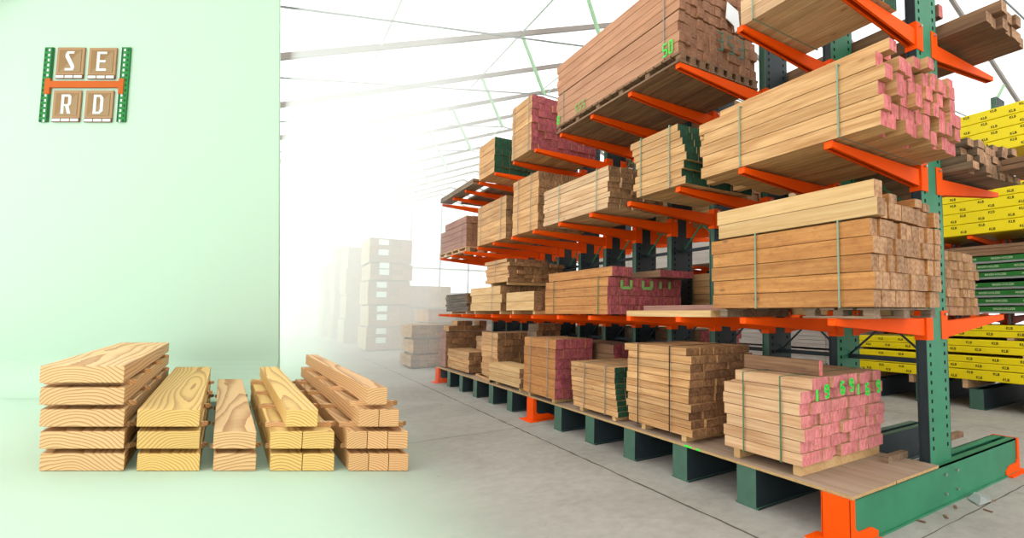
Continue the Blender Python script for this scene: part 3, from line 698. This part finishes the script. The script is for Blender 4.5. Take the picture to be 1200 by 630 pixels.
tower('second slim tower further left', (3.0, 4.1), (33.5, 36), (1.2, 1.3, 1.3, 1.0), 'pale', 'raw', 4, 3)
tower('farthest pale tower', (2.9, 4.2), (38, 41), (1.5, 1.5, 1.2), 'pale', 'raw', 4, 3)
tower('low floor stack just past the long rack', (3.2, 4.3), (15.6, 17.0), (.3, .35, .35), 'tan', 'dark', 5, 3)
tower('rough grey floor stack past the long rack', (4.9, 6.4), (16.0, 18.0), (.5, .55, .5), 'grey', 'dark', 5, 4)
tower('wide floor stack right of the tall tower', (4.5, 6.2), (19.5, 21.5), (.5, .5, .45), 'tan', 'raw', 5, 3)

# ------------------------------------------------------------------ writing and marks on the bundles
def seg_mark(parent, name, m, strokes, org, sx, sz, w, face='end'):
    """flat strokes on a near end face (x,z plane) or the aisle face (y,z plane)"""
    bm = B()
    for (a, b, c, d) in strokes:
        p = Vector((a*sx, 0, b*sz)); q = Vector((c*sx, 0, d*sz))
        bar(bm, p, q, w if False else .004, w, up=(0, 0, 1)) if abs(p.x-q.x) > abs(p.z-q.z) else bar(bm, p, q, w, .004, up=(0, 1, 0))
    if face == 'end': o = new_obj(name, bm, m, parent, loc=org)
    else: o = new_obj(name, bm, m, parent, loc=org, rot=(0, 0, -PI/2))
    return o
NINE = [(0, 0, 1, 0), (1, 0, 1, 2), (0, 2, 1, 2), (0, 1, 0, 2), (0, 1, 1, 1)]
SIX = [(0, 0, 1, 0), (1, 0, 1, 1), (0, 2, 1, 2), (0, 0, 0, 2), (0, 1, 1, 1)]
EIGHT = NINE+[(0, 0, 0, 1)]
THREE = [(0, 0, 1, 0), (1, 0, 1, 2), (0, 2, 1, 2), (0, 1, 1, 1)]
FIVE = [(0, 0, 1, 0), (1, 0, 1, 1), (0, 1, 1, 1), (0, 1, 0, 2), (0, 2, 1, 2)]
ONE = [(0, 0, 0, 2)]
ZERO = [(0, 0, 1, 0), (1, 0, 1, 2), (0, 2, 1, 2), (0, 0, 0, 2)]
for xx, zz, s in ((-.40, .46, ONE), (-.30, .48, NINE), (-.10, .49, SIX), (.02, .50, NINE), (.13, .46, ONE), (.24, .45, SIX), (.40, .46, NINE)):
    seg_mark(p1, 'spray_number', SPRAY, s, (xx, -.042, zz), .038, .042, .02)
for xx, s in ((-.05, THREE), (.10, FIVE), (.25, THREE)):
    seg_mark(c2, 'crayon_number', TEAL, s, (xx, -.034, .17), .07, .09, .012)
seg_mark(c2, 'spray_number', SPRAY, FIVE, (-.56, .22, .02), .06, .06, .014, 'side'); seg_mark(c2, 'spray_number', SPRAY, ZERO, (-.56, .12, .02), .05, .06, .014, 'side')
seg_mark(c2, 'spray_number', SPRAY, EIGHT, (-.56, 2.62, .02), .06, .05, .014, 'side')
for q in range(3): seg_mark(c2, 'spray_number', DSPRAY, FIVE, (-.56, 2.1-.1*q, .02), .06, .05, .012, 'side')
U = [(0, 2, 0, 0), (0, 0, 1, 0), (1, 0, 1, 2)]
for xx, s in ((-.36, U), (-.06, U), (.2, ONE), (.34, ONE)):
    seg_mark(a3, 'paint_letter', DSPRAY, s, (xx, -.02, .31), .13, .045, .035)
# delivery note pouch on the great bundle
bm = B(); prism(bm, [(-.07, .02), (-.05, .20), (.11, .15), (.13, -.02), (.06, -.10), (.05, -.03)], 1, 0, .006)
o = new_obj('document_pouch', bm, plain('pouch_plastic', 'E8E6E6', .3), loc=(3.74, 3.845, 4.56)); tag(o, 'white plastic document pouch hanging on the end of the upper reddish bundle', 'pouch')
# litter by the near base beam
bm = B()
vs = [bm.verts.new(p) for p in ((0, 0, .004), (.16, -.03, .012), (.3, .05, .004), (.22, .13, .03), (.08, .12, .01), (.15, .05, .035))]
for f in ((0, 1, 5), (1, 2, 5), (2, 3, 5), (3, 4, 5), (4, 0, 5)): bm.faces.new([vs[i] for i in f])
bmesh.ops.solidify(bm, geom=bm.faces[:], thickness=.002)
o = new_obj('plastic_scrap', bm, plain('scrap_plastic', 'C9CCC8', .4), loc=(4.55, 1.92, .003)); tag(o, 'crumpled pale plastic scrap on the floor beside the near base beam', 'scrap')
chips = thing('wood_splinter', 'tiny wood splinter on the floor under the near base beam', 'splinter', (4.35, 2.0, 0), 0, 'splinters on the floor')
new_obj('sliver', B_box((0, 0, 0), (.07, .018, .008)), W['umber'], chips, rot=(0, 0, .5))
for q, (xx, yy, rz) in enumerate(((4.1, 1.95, .2), (3.9, 2.02, 1.2), (4.78, 1.9, 2.1), (4.5, 1.8, .9))):
    c = copy_tree(chips); c.location = (xx, yy, 0); c.rotation_euler = (0, 0, rz)

# ------------------------------------------------------------------ sawn pine display boards at the left
PA = pine('pine_a', 'F8C88C', 'C8843E', 11, 0, -.32)
PB = pine('pine_b', 'FBCE78', 'D08E34', 13, 0, -.22)
PC = pine('pine_c', 'F6BE80', 'C07C3C', 15, 0, -.16)
D1 = 5.23
def px2lat(u, d, z=.1):
    """sideways offset of a point seen at column u of the view, at horizontal distance d and height z"""
    k = d*math.cos(PITCH)+(z-HC)*math.sin(PITCH)
    return (u-790)/620*k
def z_of(v, d): return HC + (365-v)/620*d*1.0
def skew_board(label, group, uL, uR, z0, z1, ubL, d2, m, uRb=None):
    """board with mitre-cut ends facing the camera side; runs back from depth D1 to d2"""
    zm = (z0+z1)/2; a = wl(px2lat(uL, D1, zm), D1); b = wl(px2lat(uR, D1, zm), D1); w = (b-a).length; c = wl(px2lat(ubL, d2, z1), d2)
    dirv = (c-a); L = dirv.length; dirv.normalize(); rz = math.atan2(dirv.y, dirv.x)-PI/2
    ux = Vector((math.cos(rz), math.sin(rz), 0)); e = (b-a)
    ex, ey = e.dot(ux), e.dot(dirv)
    P = [(0, 0), (ex, ey), (ex, ey+L), (0, L)]
    mx, my = ex/2, ey/2
    bm = B(); prism(bm, [(p[0]-mx, p[1]-my) for p in P], 2, 0, z1-z0)
    bmesh.ops.bevel(bm, geom=bm.edges[:], offset=.004, segments=1, affect='EDGES')
    o = new_obj('pine_board', bm, m, loc=(a.x+(ux*mx+dirv*my).x, a.y+(ux*mx+dirv*my).y, z0), rot=(0, 0, rz))
    return tag(o, label, 'board', group), a, dirv, w
T = .163; GAP = .047; PT = T+GAP
def spacers(stack, a, dirv, w, z, L, n, gapname, wprev=None):
    for j in range(n):
        d = .32+(L-.5)*j/(n-1)
        p = a+dirv*d
        bm = B(); bar(bm, p-RT*.012+Vector((0, 0, z+GAP/2)), p+RT*(w+.035)+Vector((0, 0, z+GAP/2)), .07, GAP-.002)
        for v in bm.verts: v.co -= p
        o = new_obj('spacer_stick', bm, PC, loc=p)
        tag(o, '%s spacer stick %s the %s' % (('nearest', 'second', 'third', 'farthest')[j] if n == 4 else ('nearest', 'middle', 'farthest')[j], gapname, stack), 'spacer stick', 'spacer sticks in the display stacks')
on = ['bottom', 'second', 'third', 'fourth', 'top']
gaps = ['above the bottom layer of', 'above the second layer of', 'above the third layer of', 'above the fourth layer of']
G = 'sawn pine boards in the display stacks'
def simple_stack(desc, n, uL, uR, ubL, m, lean, dback=9.24):
    for k in range(n):
        z0 = .004+k*PT; s = lean*k*0
        o, a, dv, w = skew_board('%s pine board of the %s' % (on[k] if k < n-1 else 'top', desc), G, uL+s, uR+s, z0, z0+T, ubL+s*.55, dback, m)
        if k < n-1: spacers(desc, a, dv, w, z0+T, 4.6, 4, gaps[k])
simple_stack('leftmost stack of five wide boards', 5, 46.5, 145.5, 142.5, PA, -2.1)
simple_stack('stack of three yellowish boards', 3, 160.5, 234, 206, PB, -1.9)
simple_stack('narrow stack of two boards', 2, 250, 300, 255.5, PA, -1.5)
def layered(desc, layers, m, ub0, lean, d2=9.24):
    for k, (uL, uR, n, ub) in enumerate(layers):
        z0 = .004+k*PT; cw = (uR-uL)/n
        for i in range(n):
            s = i*cw
            lab = '%s board of the %s layer in the %s' % (('only',) if n == 1 else ('left', 'right') if n == 2 else ('left', 'middle', 'right'))[i:i+1][0] if False else None
            nm = {1: ['single'], 2: ['left', 'right'], 3: ['left', 'middle', 'right']}[n][i]
            o, a, dv, w = skew_board('%s pine board in the %s layer of the %s' % (nm, 'top' if k == len(layers)-1 else on[k], desc), G, uL+s+.4, uL+s+cw-.4, z0, z0+T, ub+s*(D1/d2), d2, m)
            if i == 0: a0 = a; dv0 = dv
        if k < len(layers)-1: spacers(desc, a0, dv0, (wl(px2lat(uR, D1), D1)-wl(px2lat(uL, D1), D1)).length, z0+T, 4.6, 4, gaps[k])
layered('stepped stack of five yellowish beams', [(316.6, 392, 2, 294), (316.6, 392, 2, 294), (334.9, 372.9, 1, 305)], PB, 0, 0)
layered('pyramid stack of beams at the right', [(408.6, 479, 3, 345), (406.5, 478.5, 3, 346), (420.6, 468, 2, 353), (430, 454.3, 1, 358.6)], PC, 0, 0)

# ------------------------------------------------------------------ sign on the backdrop
DS = DW-.03; PX = .01676; PZ = .01718
def sp(u, v): return ((u-94.6)*PX, (97-v)*PZ)
c0 = wl(-11.60, DS, 5.997)
sign = thing('wall_sign', 'rack-shaped sign with four lettered crates high on the mint backdrop', 'sign', c0, -YAW)
def sbox(bm, u0, v0, u1, v1, y0, y1, mi=0):
    y0 *= .28; y1 *= .28
    a = sp(u0, v0); b = sp(u1, v1); box(bm, (min(a[0], b[0]), y0, min(a[1], b[1])), (max(a[0], b[0]), y1, max(a[1], b[1])), mi)
SG = plain('sign_green', '2FA24A', .7, f=.52); SGD = plain('sign_dark_green', '155C30', .7, f=.52); SO = plain('sign_orange', 'F2720C', .7, f=.52); SC = plain('sign_crate', 'B98F5C', .7, f=.52); SCF = plain('sign_crate_frame', 'D6A877', .7, f=.52); SW = plain('sign_white', 'FBFFF6', .7, f=.62); SCB = plain('sign_crate_light', 'C5A273', .7, f=.52)
SBR = plain('sign_pallet_brown', 'A0703C', .7, f=.52)
for u0, u1, wh, bk in ((44.2, 54, 50, 46.2), (135.2, 145, 139, 143)):
    bm = B(); sbox(bm, u0, 53.2, u1, 141, -.02, .08); p = new_obj('sign_post', bm, SG, sign)
    bm = B(); e = (52.6, 54) if u0 < 90 else (135.2, 136.6); sbox(bm, e[0], 53.2, e[1], 141, -.024, -.019); new_obj('post_edge', bm, SGD, p)
    for cu, m, nm in ((wh, SW, 'white_slots'), (bk, SGD, 'dark_slots')):
        bm = B()
        for q in range(15):
            v = 55+q*5.95; sbox(bm, cu-1, v, cu+1, v+3, -.026, -.019)
        new_obj(nm, bm, m, p)
bm = B(); sbox(bm, 52, 93.3, 137, 101, -.06, .06); sbox(bm, 48.3, 90.3, 54.2, 108.5, -.062, .06); sbox(bm, 135, 90.3, 140.8, 108.5, -.062, .06); new_obj('sign_beam', bm, SO, sign)
def letter_bm(ch, u, v, w, h):
    """u,v top-left of the letter box in sign pixels"""
    bm = B(); s = 2.9
    def poly(pts): prism(bm, [sp(u+a*w, v+b*h) for a, b in pts], 1, -.015, -.0105)
    sx, sy = s/w, s/h*.92
    if ch == 'E':
        poly([(0, 0), (1, 0), (1, sy), (sx*1.15, sy), (sx*1.15, .5-sy/2), (.9, .5-sy/2), (.9, .5+sy/2), (sx*1.15, .5+sy/2), (sx*1.15, 1-sy), (1, 1-sy), (1, 1), (0, 1)])
    elif ch == 'S':
        poly([(.22, 0), (.92, 0), (.92, sy), (.42, sy), (.36, sy*1.35), (1, .76), (1, .88), (.88, 1), (.06, 1), (.06, 1-sy), (.64, 1-sy), (.68, 1-sy*1.35), (.04, .3), (.04, .14)])
    elif ch == 'R':
        poly([(0, 0), (sx*1.15, 0), (sx*1.15, 1), (0, 1)]); poly([(sx, 0), (.8, 0), (1, .1), (1, .5), (.82, .6), (sx, .6), (sx, .6-sy*.8), (.66, .6-sy*.8), (.7, .5-sy*.3), (.7, sy*1.2), (.62, sy), (sx, sy)])
        poly([(.42, .58), (.76, .58), (1.02, 1), (.68, 1)])
    else:
        poly([(0, 0), (sx*1.15, 0), (sx*1.15, 1), (0, 1)]); poly([(sx, 0), (.7, 0), (1, .16), (1, .84), (.7, 1), (sx, 1), (sx, 1-sy), (.6, 1-sy), (.7, .76), (.7, .24), (.6, sy), (sx, sy)])
    return bm
for ch, u, v in (('S', 59.2, 53.3), ('E', 96.9, 53.8), ('R', 59.2, 104.2), ('D', 96.9, 104.5)):
    bm = B(); sbox(bm, u, v, u+32, v+32, -.01, .08)
    cr = new_obj('crate', bm, SCF, sign)
    bm = B(); sbox(bm, u+3, v+3, u+29, v+29.5, -.03, -.009); new_obj('crate_panel', bm, SC, cr)
    bm = B(); prism(bm, [sp(u+29, v+3), sp(u+29, v+29.5), sp(u+4, v+29.5)], 1, -.010, -.008); new_obj('crate_corner_panel', bm, SCB, cr)  # lighter triangular half of the crate face
    new_obj('letter', letter_bm(ch, u+10.3, v+5, 11.5, 22.5), SW, cr)
    bm = B(); sbox(bm, u, v+32.3, u+32, v+36.8, -.02, .06, 1)
    for q in range(3): sbox(bm, u+.4+q*10.7, v+33, u+9.8+q*10.7, v+36.2, -.026, -.019, 0)
    new_obj('crate_pallet', bm, [SW, SBR], cr)
